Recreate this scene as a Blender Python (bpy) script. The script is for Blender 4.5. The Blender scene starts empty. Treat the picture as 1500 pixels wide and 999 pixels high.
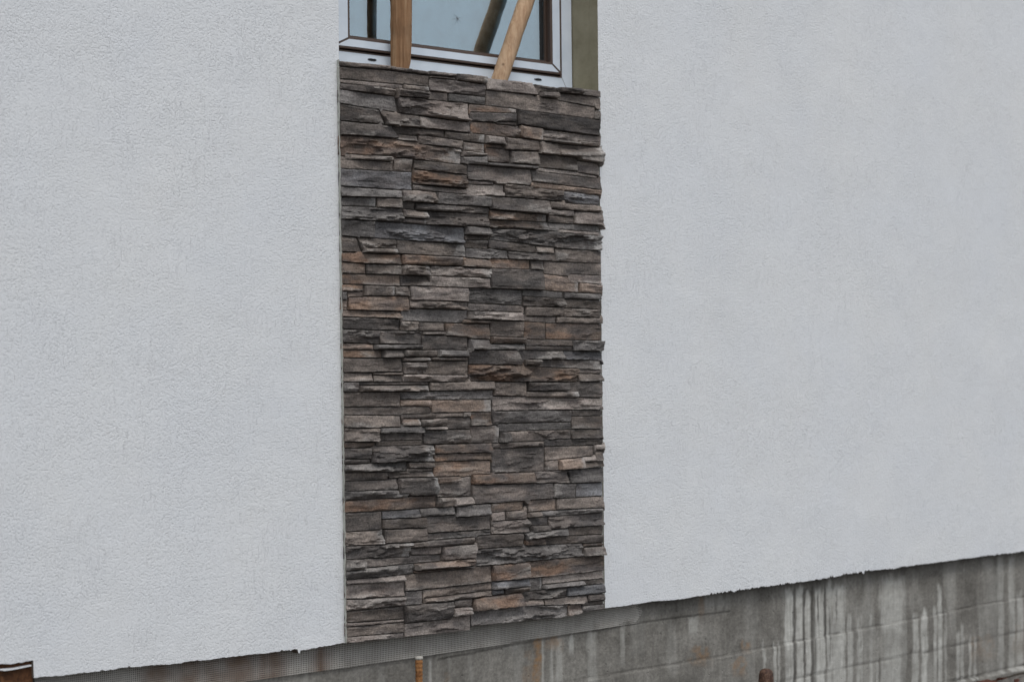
import bpy, bmesh, math, random
import numpy as np
from mathutils import Vector, Matrix, noise

random.seed(7)
R_ = math.radians
sc = bpy.context.scene
COL = sc.collection
ZB = 0.53                       # height of the lower edge of the render above the ground

# ------------------------------------------------------------------ camera
F_PX, CX, CY = 2700.0, 750.0, 499.5           # photograph pixels (1500 x 999)
Xc = np.array([3150, -9.5, F_PX]); Xc /= np.linalg.norm(Xc)
_a = .0114; _c = (9.5 - 3150 * _a) / F_PX
_dv = np.array([_a, 1, _c]); _dv /= np.linalg.norm(_dv)
Zc = -_dv; Yc = np.cross(Zc, Xc)
RM = np.stack([Xc, Yc, Zc], 1)
def ray(px, py): return RM.T @ np.array([(px - CX) / F_PX, (py - CY) / F_PX, 1.0])
CAM = np.array([0, 0, ZB]) - 5.77 * ray(500, 942)
def at(px, py, y=0.0):
    """pixel -> point on the plane y (the wall face is y = 0)"""
    d = ray(px, py); t = (y - CAM[1]) / d[1]
    p = CAM + t * d
    return Vector((float(p[0]), float(p[1]), float(p[2])))
cd = bpy.data.cameras.new('camera'); cam = bpy.data.objects.new('camera', cd); COL.objects.link(cam)
right, up, back = RM.T @ [1, 0, 0], -(RM.T @ [0, 1, 0]), -(RM.T @ [0, 0, 1])
M4 = Matrix.Identity(4)
for i in range(3):
    M4[i][0], M4[i][1], M4[i][2], M4[i][3] = right[i], up[i], back[i], CAM[i]
cam.matrix_world = M4
cd.sensor_fit = 'HORIZONTAL'; cd.sensor_width = 23.5; cd.lens = F_PX / 1500 * 23.5
cd.clip_start = .05; cd.clip_end = 2000
cd.dof.use_dof = True; cd.dof.focus_distance = 6.0; cd.dof.aperture_fstop = 1.7
sc.camera = cam

# ------------------------------------------------------------------ light: overcast
SUN_EL, SUN_AZ = 58, 196         # azimuth: compass bearing of the sun (0 = +Y, into the wall)
w = bpy.data.worlds.new('World'); sc.world = w; w.use_nodes = True
nt = w.node_tree; nt.nodes.clear()
out = nt.nodes.new('ShaderNodeOutputWorld'); bg = nt.nodes.new('ShaderNodeBackground')
sky = nt.nodes.new('ShaderNodeTexSky'); sky.sky_type = 'NISHITA'; sky.sun_disc = False
sky.sun_elevation = R_(SUN_EL); sky.sun_rotation = R_(SUN_AZ); sky.dust_density = 4; sky.air_density = 1.0
hs = nt.nodes.new('ShaderNodeHueSaturation'); hs.inputs['Saturation'].default_value = .30
mx = nt.nodes.new('ShaderNodeMix'); mx.data_type = 'RGBA'; mx.inputs[0].default_value = .65
mx.inputs[7].default_value = (5.2, 5.7, 6.25, 1)          # even grey cloud cover
nt.links.new(sky.outputs[0], hs.inputs['Color']); nt.links.new(hs.outputs[0], mx.inputs[6])
nt.links.new(mx.outputs[2], bg.inputs[0]); nt.links.new(bg.outputs[0], out.inputs[0])
bg.inputs[1].default_value = .149
sd = bpy.data.lights.new('sun', 'SUN'); sun = bpy.data.objects.new('sun', sd); COL.objects.link(sun)
sd.energy = 1.05; sd.angle = R_(18); sd.color = (1, .97, .93)
_az, _el = R_(SUN_AZ), R_(SUN_EL)
sdir = Vector((math.sin(_az) * math.cos(_el), math.cos(_az) * math.cos(_el), math.sin(_el)))
sun.rotation_euler = sdir.to_track_quat('Z', 'Y').to_euler()
sc.view_settings.view_transform = 'Standard'; sc.view_settings.look = 'None'
sc.view_settings.exposure = 0.0; sc.view_settings.gamma = 1

# ------------------------------------------------------------------ helpers
def tag(o, label=None, cat=None, group=None, kind=None):
    if cat and not kind: kind = 'thing'
    for k, v in (('label', label), ('category', cat), ('group', group), ('kind', kind)):
        if v: o[k] = v
    return o
def link(name, me, mat=None, parent=None):
    o = bpy.data.objects.new(name, me); COL.objects.link(o)
    for m in (mat if isinstance(mat, (list, tuple)) else [mat]):
        if m: me.materials.append(m)
    if parent: o.parent = parent; o.matrix_parent_inverse = parent.matrix_world.inverted()
    return o
def empty(name, loc):
    o = bpy.data.objects.new(name, None); COL.objects.link(o); o.location = loc
    o.matrix_world = Matrix.Translation(loc); o.empty_display_size = .1
    return o
def mesh(name, V, F, smooth=True):
    me = bpy.data.meshes.new(name); me.from_pydata(V, [], F); me.update()
    if smooth: me.polygons.foreach_set('use_smooth', [True] * len(me.polygons))
    return me
def bm_box(bm, x0, x1, y0, y1, z0, z1):
    v = [bm.verts.new((x, y, z)) for z in (z0, z1) for y in (y0, y1) for x in (x0, x1)]
    for f in ((0, 2, 3, 1), (4, 5, 7, 6), (0, 1, 5, 4), (2, 6, 7, 3), (0, 4, 6, 2), (1, 3, 7, 5)):
        bm.faces.new([v[i] for i in f])
def bm_done(bm, name, mat, parent=None, bevel=0, smooth=False):
    if bevel:
        bmesh.ops.bevel(bm, geom=list(bm.edges), offset=bevel, segments=2, affect='EDGES', profile=.6)
    bmesh.ops.recalc_face_normals(bm, faces=bm.faces)
    me = bpy.data.meshes.new(name); bm.to_mesh(me); bm.free()
    if smooth: me.polygons.foreach_set('use_smooth', [True] * len(me.polygons))
    return link(name, me, mat, parent)
def box(name, mat, parent, *b, bevel=0):
    bm = bmesh.new(); bm_box(bm, *b); return bm_done(bm, name, mat, parent, bevel)
def fbm(x, y, z=0.0, oc=3):
    return noise.fractal(Vector((x, y, z)), 1.0, 2.1, oc)
def n3(x, y, z=0.0): return noise.noise(Vector((x, y, z)))
def sstep(a, b, x):
    t = min(max((x - a) / (b - a), 0), 1); return t * t * (3 - 2 * t)
def lerp(a, b, t): return a + (b - a) * t

# ------------------------------------------------------------------ materials
def new_mat(name, base=(.5, .5, .5), rough=.8, spec=.3):
    m = bpy.data.materials.new(name); m.use_nodes = True
    n = m.node_tree.nodes; b = n['Principled BSDF']
    b.inputs['Base Color'].default_value = (*base, 1); b.inputs['Roughness'].default_value = rough
    b.inputs['Specular IOR Level'].default_value = spec
    return m, n, m.node_tree.links, b
def coords(n, l, scale=(1, 1, 1)):
    tc = n.new('ShaderNodeTexCoord'); mp = n.new('ShaderNodeMapping'); mp.inputs['Scale'].default_value = scale
    l.new(tc.outputs['Object'], mp.inputs[0]); return mp.outputs[0]
def tex(n, l, vec, scale, detail=4, rough=.55, dist=0.0):
    t = n.new('ShaderNodeTexNoise'); t.inputs['Scale'].default_value = scale; t.inputs['Detail'].default_value = detail
    t.inputs['Roughness'].default_value = rough; t.inputs['Distortion'].default_value = dist
    l.new(vec, t.inputs['Vector']); return t.outputs['Fac']
def ramp(n, l, fac, stops):
    r = n.new('ShaderNodeValToRGB'); e = r.color_ramp.elements
    while len(e) < len(stops): e.new(.5)
    for k, (p, c) in enumerate(stops): e[k].position = p; e[k].color = (*c, 1) if len(c) == 3 else c
    l.new(fac, r.inputs[0]); return r.outputs[0]
def g3(v): return (v, v, v)
def math_(n, l, op, a, b):
    m = n.new('ShaderNodeMath'); m.operation = op
    for i, q in enumerate((a, b)):
        if isinstance(q, (int, float)): m.inputs[i].default_value = q
        else: l.new(q, m.inputs[i])
    return m.outputs[0]
def mixc(n, l, fac, a, b, mode='MIX'):
    m = n.new('ShaderNodeMix'); m.data_type = 'RGBA'; m.blend_type = mode
    for i, q in ((0, fac), (6, a), (7, b)):
        if isinstance(q, (int, float)): m.inputs[i].default_value = q
        elif isinstance(q, tuple): m.inputs[i].default_value = (*q, 1)
        else: l.new(q, m.inputs[i])
    return m.outputs[2]
def bump(n, l, b, h, dist, strength=1.0):
    bp = n.new('ShaderNodeBump'); bp.inputs['Distance'].default_value = dist; bp.inputs['Strength'].default_value = strength
    l.new(h, bp.inputs['Height']); l.new(bp.outputs[0], b.inputs['Normal'])

# white scratched render
M_STUCCO, n, l, b = new_mat('white_render', (.78, .79, .80), .9, .15)
o1 = coords(n, l); o2 = coords(n, l, (1, 1, .10)); o3 = coords(n, l, (.35, 1, 1.6))
peb = ramp(n, l, tex(n, l, o1, 165, 3, .6, .25), [(.30, g3(0)), (.50, g3(.75)), (.8, g3(1))])
fine = tex(n, l, o1, 330, 3, .6)
strk = ramp(n, l, tex(n, l, o2, 170, 2, .6, .3), [(.30, g3(0)), (.42, g3(1)), (1, g3(1))])
msk = ramp(n, l, tex(n, l, o1, 5, 3, .6), [(.38, g3(.1)), (.62, g3(1))])
trow = tex(n, l, o1, 11, 3, .55, .8)
amp = ramp(n, l, tex(n, l, o1, 3.1, 3, .6), [(.35, g3(.55)), (.65, g3(1))])
hgt = math_(n, l, 'ADD', math_(n, l, 'MULTIPLY', math_(n, l, 'MULTIPLY', peb, 1.1), amp), math_(n, l, 'MULTIPLY', math_(n, l, 'MULTIPLY', strk, msk), .75))
hgt = math_(n, l, 'ADD', hgt, math_(n, l, 'MULTIPLY', fine, .25))
hgt = math_(n, l, 'ADD', hgt, math_(n, l, 'MULTIPLY', trow, .7))
bump(n, l, b, hgt, .0020, .8)
cn = tex(n, l, o1, 2.2, 4, .6)
l.new(ramp(n, l, cn, [(.3, (.765, .780, .805)), (.7, (.795, .80, .805))]), b.inputs['Base Color'])

# grey adhesive mortar
def mortar_mat(name, c0, c1, sc_=30):
    m, n, l, b = new_mat(name, c0, .92, .15)
    o = coords(n, l)
    l.new(ramp(n, l, tex(n, l, o, sc_ * .25, 5, .65), [(.3, c0), (.7, c1)]), b.inputs['Base Color'])
    bump(n, l, b, tex(n, l, o, sc_ * 5, 4, .7), .002, .8)
    return m
M_MORTAR = mortar_mat('grey_mortar', (.30, .30, .28), (.42, .42, .39))
M_FILLET = mortar_mat('pale_mortar', (.42, .42, .38), (.58, .58, .53))
M_REVEAL = mortar_mat('raw_basecoat', (.22, .20, .135), (.42, .385, .285), 16)
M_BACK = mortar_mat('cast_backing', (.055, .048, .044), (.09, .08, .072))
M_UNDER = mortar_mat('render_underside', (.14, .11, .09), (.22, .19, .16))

# cast stone, colour carried per vertex, grain in the shader
M_STONE, n, l, b = new_mat('ledge_stone', (.15, .13, .12), .78, .35)
at_ = n.new('ShaderNodeAttribute'); at_.attribute_name = 'col'
o1 = coords(n, l); o2 = coords(n, l, (.35, 1, 1.3))
g1 = ramp(n, l, tex(n, l, o1, 160, 5, .7), [(.30, g3(.50)), (.52, g3(1.0)), (.74, g3(1.5))])
g2 = ramp(n, l, tex(n, l, o2, 26, 5, .65, .5), [(.32, g3(.60)), (.53, g3(1.02)), (.72, g3(1.4))])
c = mixc(n, l, 1.0, at_.outputs['Color'], g1, 'MULTIPLY'); c = mixc(n, l, 1.0, c, g2, 'MULTIPLY')
l.new(c, b.inputs['Base Color'])
bh = math_(n, l, 'ADD', tex(n, l, o1, 190, 4, .7), math_(n, l, 'MULTIPLY', tex(n, l, o2, 60, 5, .7, .6), 1.6))
bump(n, l, b, bh, .0034, 1.0)

# cast concrete: attribute 'stain' = (lime, rust, dark incl. painted-in shade)
M_CONC, n, l, b = new_mat('cast_concrete', (.18, .17, .155), .85, .25)
at_ = n.new('ShaderNodeAttribute'); at_.attribute_name = 'stain'
sp = n.new('ShaderNodeSeparateColor'); l.new(at_.outputs['Color'], sp.inputs[0])
o1 = coords(n, l); o2 = coords(n, l, (1, 1, .07)); o3 = coords(n, l, (.25, 1, 1))
c = ramp(n, l, tex(n, l, o1, 5, 7, .7, .6), [(.34, (.135, .126, .112)), (.5, (.203, .191, .171)), (.66, (.275, .261, .236))])
c = mixc(n, l, 1.0, c, ramp(n, l, tex(n, l, o1, 90, 5, .7), [(.3, g3(.7)), (.7, g3(1.25))]), 'MULTIPLY')
c = mixc(n, l, 1.0, c, ramp(n, l, tex(n, l, o2, 60, 4, .6), [(.32, g3(.90)), (.66, g3(1.1))]), 'MULTIPLY')
lime = math_(n, l, 'MULTIPLY', sp.outputs[0], ramp(n, l, tex(n, l, o2, 110, 4, .65), [(.30, g3(.6)), (.62, g3(1.05))]))
c = mixc(n, l, lime, c, ramp(n, l, tex(n, l, o1, 40, 4, .6), [(.3, (.46, .45, .415)), (.7, (.66, .65, .61))]))
rust = math_(n, l, 'MULTIPLY', sp.outputs[1], ramp(n, l, tex(n, l, o1, 55, 5, .7), [(.3, g3(.35)), (.6, g3(1))]))
c = mixc(n, l, rust, c, (.33, .175, .065))
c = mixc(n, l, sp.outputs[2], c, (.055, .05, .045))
vo = n.new('ShaderNodeTexVoronoi'); vo.inputs['Scale'].default_value = 26; l.new(o1, vo.inputs['Vector'])
hole = ramp(n, l, vo.outputs['Distance'], [(.06, g3(0)), (.11, g3(1))])
l.new(c, b.inputs['Base Color'])
bh = math_(n, l, 'ADD', math_(n, l, 'MULTIPLY', tex(n, l, o3, 70, 6, .7), .8), hole)
bump(n, l, b, bh, .003, .7)

def wood_mat(name, c0, c1, c2, zs=.05):
    m, n, l, b = new_mat(name, c0, .75, .25)
    o = coords(n, l, (1, 1, zs)); oo = coords(n, l)
    f = tex(n, l, o, 90, 6, .65, .9)
    c = ramp(n, l, f, [(.28, c0), (.5, c1), (.72, c2)])
    c = mixc(n, l, 1.0, c, ramp(n, l, tex(n, l, oo, 9, 4, .6), [(.3, g3(.65)), (.7, g3(1.15))]), 'MULTIPLY')
    vo = n.new('ShaderNodeTexVoronoi'); vo.inputs['Scale'].default_value = 13; vo.inputs['Randomness'].default_value = 1; l.new(oo, vo.inputs['Vector'])
    c = mixc(n, l, ramp(n, l, vo.outputs['Distance'], [(.03, g3(.8)), (.10, g3(0))]), c, (.09, .045, .025))
    l.new(c, b.inputs['Base Color']); bump(n, l, b, f, .003, .8)
    return m
M_SLAB = wood_mat('weathered_slab', (.17, .085, .042), (.32, .18, .095), (.42, .28, .17))
M_BATTEN = wood_mat('fresh_batten', (.34, .20, .115), (.50, .33, .205), (.60, .43, .29))
M_BOARD = wood_mat('stained_board', (.03, .014, .008), (.10, .042, .018), (.17, .08, .036), .6)

M_FILM, n, l, b = new_mat('protective_film', (.72, .77, .84), .35, .5)
o = coords(n, l, (1, 1, 1))
l.new(ramp(n, l, tex(n, l, o, 12, 4, .6), [(.3, (.60, .665, .75)), (.7, (.70, .76, .84))]), b.inputs['Base Color'])
bump(n, l, b, tex(n, l, coords(n, l, (.3, 1, 1)), 45, 3, .5), .0015, .5)
M_BROWN, n, l, b = new_mat('brown_profile', (.085, .055, .043), .42, .5)
o = coords(n, l); bump(n, l, b, tex(n, l, o, 120, 3, .5), .0005, .4)
M_GASKET, n, l, b = new_mat('brown_gasket', (.075, .05, .038), .5, .4)
bump(n, l, b, tex(n, l, coords(n, l), 90, 3, .5), .0005, .4)
M_SLOT, n, l, b = new_mat('drain_slot', (.01, .01, .012), .6)
bump(n, l, b, tex(n, l, coords(n, l), 90, 3, .5), .0005, .4)

M_GLASS = bpy.data.materials.new('window_glass'); M_GLASS.use_nodes = True
n = M_GLASS.node_tree.nodes; l = M_GLASS.node_tree.links; n.clear()
mo = n.new('ShaderNodeOutputMaterial'); ms = n.new('ShaderNodeMixShader'); tr = n.new('ShaderNodeBsdfTransparent')
gl = n.new('ShaderNodeBsdfGlossy'); gl.inputs['Roughness'].default_value = .006; gl.inputs['Color'].default_value = (.82, .94, 1, 1)
tr.inputs[0].default_value = (.9, .93, .93, 1)
fr = n.new('ShaderNodeFresnel'); fr.inputs['IOR'].default_value = 4.5
sm = ramp(n, l, tex(n, l, coords(n, l), 10, 5, .7), [(.35, g3(.92)), (.7, g3(1.0))])
l.new(math_(n, l, 'MULTIPLY', fr.outputs[0], sm), ms.inputs[0])
l.new(tr.outputs[0], ms.inputs[1]); l.new(gl.outputs[0], ms.inputs[2]); l.new(ms.outputs[0], mo.inputs[0])
M_SMUDGE, n, l, b = new_mat('dried_splash', (.24, .28, .31), .9)
bump(n, l, b, tex(n, l, coords(n, l), 200, 3, .5), .0005, .4)

M_RUST, n, l, b = new_mat('rusty_steel', (.3, .12, .03), .85, .3)
o = coords(n, l)
l.new(ramp(n, l, tex(n, l, o, 70, 6, .7), [(.28, (.11, .045, .022)), (.5, (.28, .125, .045)), (.72, (.42, .23, .10))]), b.inputs['Base Color'])
bump(n, l, b, tex(n, l, o, 160, 5, .7), .002, .8)
M_RUSTD, n, l, b = new_mat('dark_rust', (.1, .05, .03), .7, .4)
l.new(ramp(n, l, tex(n, l, coords(n, l), 60, 6, .7), [(.28, (.03, .016, .012)), (.52, (.085, .042, .027)), (.74, (.24, .15, .10))]), b.inputs['Base Color'])
bump(n, l, b, tex(n, l, coords(n, l), 120, 5, .7), .003, .9)
M_PALE, n, l, b = new_mat('cement_crust', (.40, .38, .34), .9)
bump(n, l, b, tex(n, l, coords(n, l), 150, 4, .7), .002, .8)

M_MESH, n, l, b = new_mat('glass_fibre_mesh', (.34, .33, .31), .6, .3)
at_ = n.new('ShaderNodeAttribute'); at_.attribute_name = 'stain'
sp = n.new('ShaderNodeSeparateColor'); l.new(at_.outputs['Color'], sp.inputs[0])
c = ramp(n, l, tex(n, l, coords(n, l), 14, 4, .6), [(.3, (.42, .395, .36)), (.7, (.58, .555, .515))])
l.new(mixc(n, l, sp.outputs[1], c, (.16, .075, .035)), b.inputs['Base Color'])

M_SOIL, n, l, b = new_mat('dark_soil', (.07, .06, .05), .95, .1)
o = coords(n, l)
l.new(ramp(n, l, tex(n, l, o, 6, 8, .7), [(.3, (.045, .037, .03)), (.7, (.13, .11, .09))]), b.inputs['Base Color'])
bump(n, l, b, tex(n, l, o, 22, 8, .75), .03, 1)
M_BRICK, n, l, b = new_mat('broken_brick', (.25, .08, .045), .9, .15)
o = coords(n, l)
l.new(ramp(n, l, tex(n, l, o, 60, 5, .7), [(.3, (.06, .028, .022)), (.7, (.16, .065, .045))]), b.inputs['Base Color'])
bump(n, l, b, tex(n, l, o, 110, 5, .7), .003, 1)
M_ROOM, n, l, b = new_mat('bare_room', (.20, .19, .18), .9)
bump(n, l, b, tex(n, l, coords(n, l), 30, 4, .6), .002, .6)
M_CLOUDY, n, l, b = new_mat('rubble', (.16, .15, .14), .9)
l.new(ramp(n, l, tex(n, l, coords(n, l), 50, 5, .7), [(.3, (.06, .055, .05)), (.7, (.22, .20, .18))]), b.inputs['Base Color'])
bump(n, l, b, tex(n, l, coords(n, l), 90, 5, .7), .003, 1)

# ------------------------------------------------------------------ ground
def ground():
    xs = [-400, -120, -40, -14] + [-6 + .12 * i for i in range(126)] + [14, 40, 120, 400]
    ys = [-400, -120, -40, -12] + [-4 + .12 * i for i in range(42)] + [6, 20, 60, 400]
    V = []; F = []
    for y in ys:
        for x in xs:
            fade = sstep(12, 6, abs(x)) * sstep(6, 3, abs(y))
            V.append((x, y, .035 * fbm(x * 1.3, y * 1.3, 0, 4) * fade + .012 * n3(x * 9, y * 9) * fade))
    nx = len(xs)
    for j in range(len(ys) - 1):
        for i in range(nx - 1):
            a = j * nx + i; F.append((a, a + 1, a + nx + 1, a + nx))
    tag(link('ground', mesh('ground', V, F), M_SOIL), kind='structure')
ground()

# ------------------------------------------------------------------ rendered wall
XL, XR = 0.016, 1.137            # window opening and stone panel sides
Z_SILL, Z_TOP = ZB + 1.80, ZB + 3.20
WALL_X0, WALL_X1, WALL_TOP = -4.2, 8.2, ZB + 4.4
wall = empty('rendered_wall', (0, 0, ZB))
tag(wall, 'white scratched stucco wall with ragged lower edge around a narrow window', 'wall')
edge_px = [(-300, 1003), (0, 974), (47.5, 967), (49, 967.1), (49.4, 993), (100, 988), (180, 977), (250, 972), (295, 968), (330, 962), (380, 957),
           (420, 952), (436, 951), (438.5, 959), (441, 951), (480, 946), (503, 942.5), (700, 916), (888, 890), (930, 884), (1000, 876), (1058, 868),
           (1135, 857), (1200, 848), (1262, 837.5), (1266, 840.5), (1270, 836.5), (1310, 832), (1400, 820), (1500, 807)]
edge = [(at(*p).x, at(*p).z) for p in edge_px]
def zb(x):
    if x <= edge[0][0]: z = edge[0][1]
    elif x >= edge[-1][0]: z = ZB + .004
    else:
        for (xa, za), (xb, zb_) in zip(edge, edge[1:]):
            if xa <= x <= xb: z = lerp(za, zb_, (x - xa) / max(xb - xa, 1e-6)); break
    j = .004 * fbm(x * 9, 1.7, 0, 4) + .0022 * n3(x * 90, 5.1) + .005 * max(0, n3(x * 33, 9.3) - .25)
    crumbs = sstep(.12, .45, n3(x * 2.3, 4.4)) * (.009 * n3(x * 150, 2.2) + .004 * n3(x * 61, 7.7))
    zone = max(math.exp(-((x + .17) / .09) ** 2), math.exp(-((x - 2.05) / .22) ** 2), .8 * math.exp(-((x - 2.75) / .1) ** 2))
    crumbs += zone * (.007 * n3(x * 120, 12.2) - .012 * max(0, n3(x * 45, 3.7) - .35))
    return z + j + crumbs
def relief(x, z): return .0022 * fbm(x * 1.7, z * 1.5, 3, 3) + .0009 * fbm(x * 11, z * 9, 8, 2)
def wall_section(V, F, MI, xs, zs, bottom=None):
    base = len(V); nx, nz = len(xs), len(zs); T = .045
    for j, z in enumerate(zs):
        for x in xs:
            zz = z
            if bottom:
                b0 = bottom(x); t = (z - zs[0]) / (zs[-1] - zs[0]); zz = lerp(b0, zs[-1], t)
            V.append((x, -relief(x, zz) + .0015, zz))
    for j in range(nz - 1):
        for i in range(nx - 1):
            a = base + j * nx + i; F.append((a, a + 1, a + nx + 1, a + nx)); MI.append(0)
    loop = [base + i for i in range(nx)] + [base + j * nx + nx - 1 for j in range(1, nz)] + \
           [base + (nz - 1) * nx + i for i in range(nx - 2, -1, -1)] + [base + j * nx for j in range(nz - 2, 0, -1)]
    k0 = len(V)
    for q in loop: V.append((V[q][0], T, V[q][2]))
    for k, q in enumerate(loop):
        q2 = loop[(k + 1) % len(loop)]; F.append((q, k0 + k, k0 + (k + 1) % len(loop), q2))
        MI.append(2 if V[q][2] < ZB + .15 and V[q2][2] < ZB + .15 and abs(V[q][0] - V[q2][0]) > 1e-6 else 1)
def spread(*segs):
    r = []
    for a, b_, s in segs:
        k = max(1, round((b_ - a) / s)); r += [a + (b_ - a) * i / k for i in range(k)]
    return r + [segs[-1][1]]
V, F, MI = [], [], []
zs = spread((ZB, ZB + 4.4, .06))
xn = edge[3][0]
wall_section(V, F, MI, spread((WALL_X0, -1.5, .08), (-1.5, xn - .0015, .006), (xn - .0015, xn + .0015, .0015), (xn + .0015, XL, .004)), zs, zb)
wall_section(V, F, MI, spread((XR, 3.9, .0045), (3.9, WALL_X1, .08)), zs, zb)
wall_section(V, F, MI, spread((XL, XR, .06)), spread((Z_TOP, WALL_TOP, .06)))
coat = link('render_coat', mesh('render_coat', V, F), [M_STUCCO, M_REVEAL, M_UNDER], wall)
coat.data.polygons.foreach_set('material_index', MI)
coat.data.set_sharp_from_angle(angle=R_(40))
# masonry behind the coat
bm = bmesh.new()
bm_box(bm, WALL_X0, XL, .046, .30, ZB + .062, WALL_TOP)
bm_box(bm, XR, WALL_X1, .046, .30, ZB + .062, WALL_TOP)
bm_box(bm, XL, XR, .048, .30, ZB + .062, Z_SILL)
bm_box(bm, XL, XR, .046, .30, Z_TOP, WALL_TOP)
bm_done(bm, 'masonry', M_REVEAL, wall)
# thin lip of render left hanging across the notch
bm = bmesh.new()
pts = [at(-60, 987), at(0, 980), at(20, 978.5), at(47, 973.5), at(47, 975.5), at(20, 981), at(8, 982.5), at(0, 981.5), at(-60, 989)]
fr_ = [bm.verts.new((p.x, .004, p.z)) for p in pts]; bk = [bm.verts.new((p.x, .016, p.z)) for p in pts]
bm.faces.new(fr_); bm.faces.new(bk[::-1])
for k in range(len(pts)):
    bm.faces.new((fr_[k], bk[k], bk[(k + 1) % len(pts)], fr_[(k + 1) % len(pts)]))
bm_done(bm, 'render_lip', M_STUCCO, wall)

# glass-fibre mesh hanging below the coat
top_x0, top_x1 = at(52, 995, .038).x, at(985, 905, .038).x
low_px = [(50, 1040), (400, 992), (505, 978), (613, 962), (700, 949), (785, 935), (860, 924), (930, 913), (985, 905)]
low = [(at(x, y, .038).x, at(x, y, .038).z) for x, y in low_px]
def zlow(x):
    if x <= low[0][0]: return low[0][1]
    for (xa, za), (xb, zb_) in zip(low, low[1:]):
        if xa <= x <= xb: return lerp(za, zb_, (x - xa) / (xb - xa)) + .0015 * n3(x * 25, 1)
    return low[-1][1]
def mesh_rust(px):
    r = 0
    for c0, w_ in ((470, 7), (405, 14), (350, 26), (385, 8), (278, 16), (230, 20), (310, 12)):
        r = max(r, math.exp(-((px - c0) / w_) ** 2))
    return r
def proj(p):
    q = RM @ (np.array(p) - CAM); return q[0] / q[2] * F_PX + CX, q[1] / q[2] * F_PX + CY
bm = bmesh.new(); lay = bm.verts.layers.float_color.new('stain')
def thread(p, q, ww):
    d = Vector(q) - Vector(p); up_ = Vector((0, 0, 1)) if abs(d.z) < abs(d.x) else Vector((1, 0, 0))
    s = up_ * ww; t = Vector((0, ww * .5, 0)); vs = []
    for c_ in (Vector(p), Vector(q)):
        px, _ = proj(c_); r = mesh_rust(px) * (.75 + .5 * n3(c_.x * 18, c_.z * 40))
        for k in (s + t, -s + t, -s - t, s - t):
            v = bm.verts.new(c_ + k); v[lay] = (0, r, 0, 1); vs.append(v)
    for k in range(4): bm.faces.new((vs[k], vs[(k + 1) % 4], vs[4 + (k + 1) % 4], vs[4 + k]))
x = top_x0
def ymesh(x, z): return .0385 + .003 * n3(x * 5, z * 9) + .014 * sstep(top_x1 - .34, top_x1 - .02, x + .10 * fbm(x * 9, z * 14, 2, 3))
while x < top_x1:
    z0, z1 = zlow(x), ZB + .035; K = 4
    for k in range(K):
        za, zb2 = lerp(z0, z1, k / K), lerp(z0, z1, (k + 1) / K)
        thread((x + .001 * n3(x * 7, za * 5), ymesh(x, za), za), (x + .001 * n3(x * 7, zb2 * 5), ymesh(x, zb2), zb2), .0011)
    x += .0062
for r in range(30):
    z = ZB + .03 - r * .0062; x = top_x0
    while x < top_x1:
        x2 = min(x + .06, top_x1)
        if zlow(x) < z + .0005: thread((x, ymesh(x, z) - .001, z), (x2, ymesh(x2, z) - .001, z), .0009)
        x = x2
fm = bm_done(bm, 'reinforcement_mesh', M_MESH, wall)
tag(fm, 'grey woven glass fibre mesh hanging below the coat', kind='stuff')

# ------------------------------------------------------------------ concrete foundation
jA = [(850, 996), (960, 977), (1044, 963), (1140, 945), (1217, 930), (1313, 911), (1465, 881), (1500, 874)]
jB = [(1100, 1006), (1145, 997), (1249, 975), (1345, 955), (1357, 954.5), (1500, 923)]
jC = [(1300, 1018), (1385, 999), (1440, 987), (1500, 973)]
jD = [(640, 966), (785, 938), (960, 908), (1070, 895)]
def jline(pts):
    w_ = [(at(x, y, .045).x, at(x, y, .045).z) for x, y in pts]
    return w_
JL = [(jline(jA), 1), (jline(jB), 1), (jline(jC), 1.4), (jline(jD), .5)]
def jz(w_, x):
    if x <= w_[0][0]: return w_[0][1]
    if x >= w_[-1][0]: return w_[-1][1]
    wv = .0022 * n3(x * 5, w_[0][1] * 9) + .0009 * n3(x * 31, w_[0][1] * 9)
    for (xa, za), (xb, zb_) in zip(w_, w_[1:]):
        if xa <= x <= xb: return lerp(za, zb_, (x - xa) / (xb - xa)) + wv
def st(cx, w_, y0, y1, s): return (cx, w_, y0, y1, s)
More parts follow.
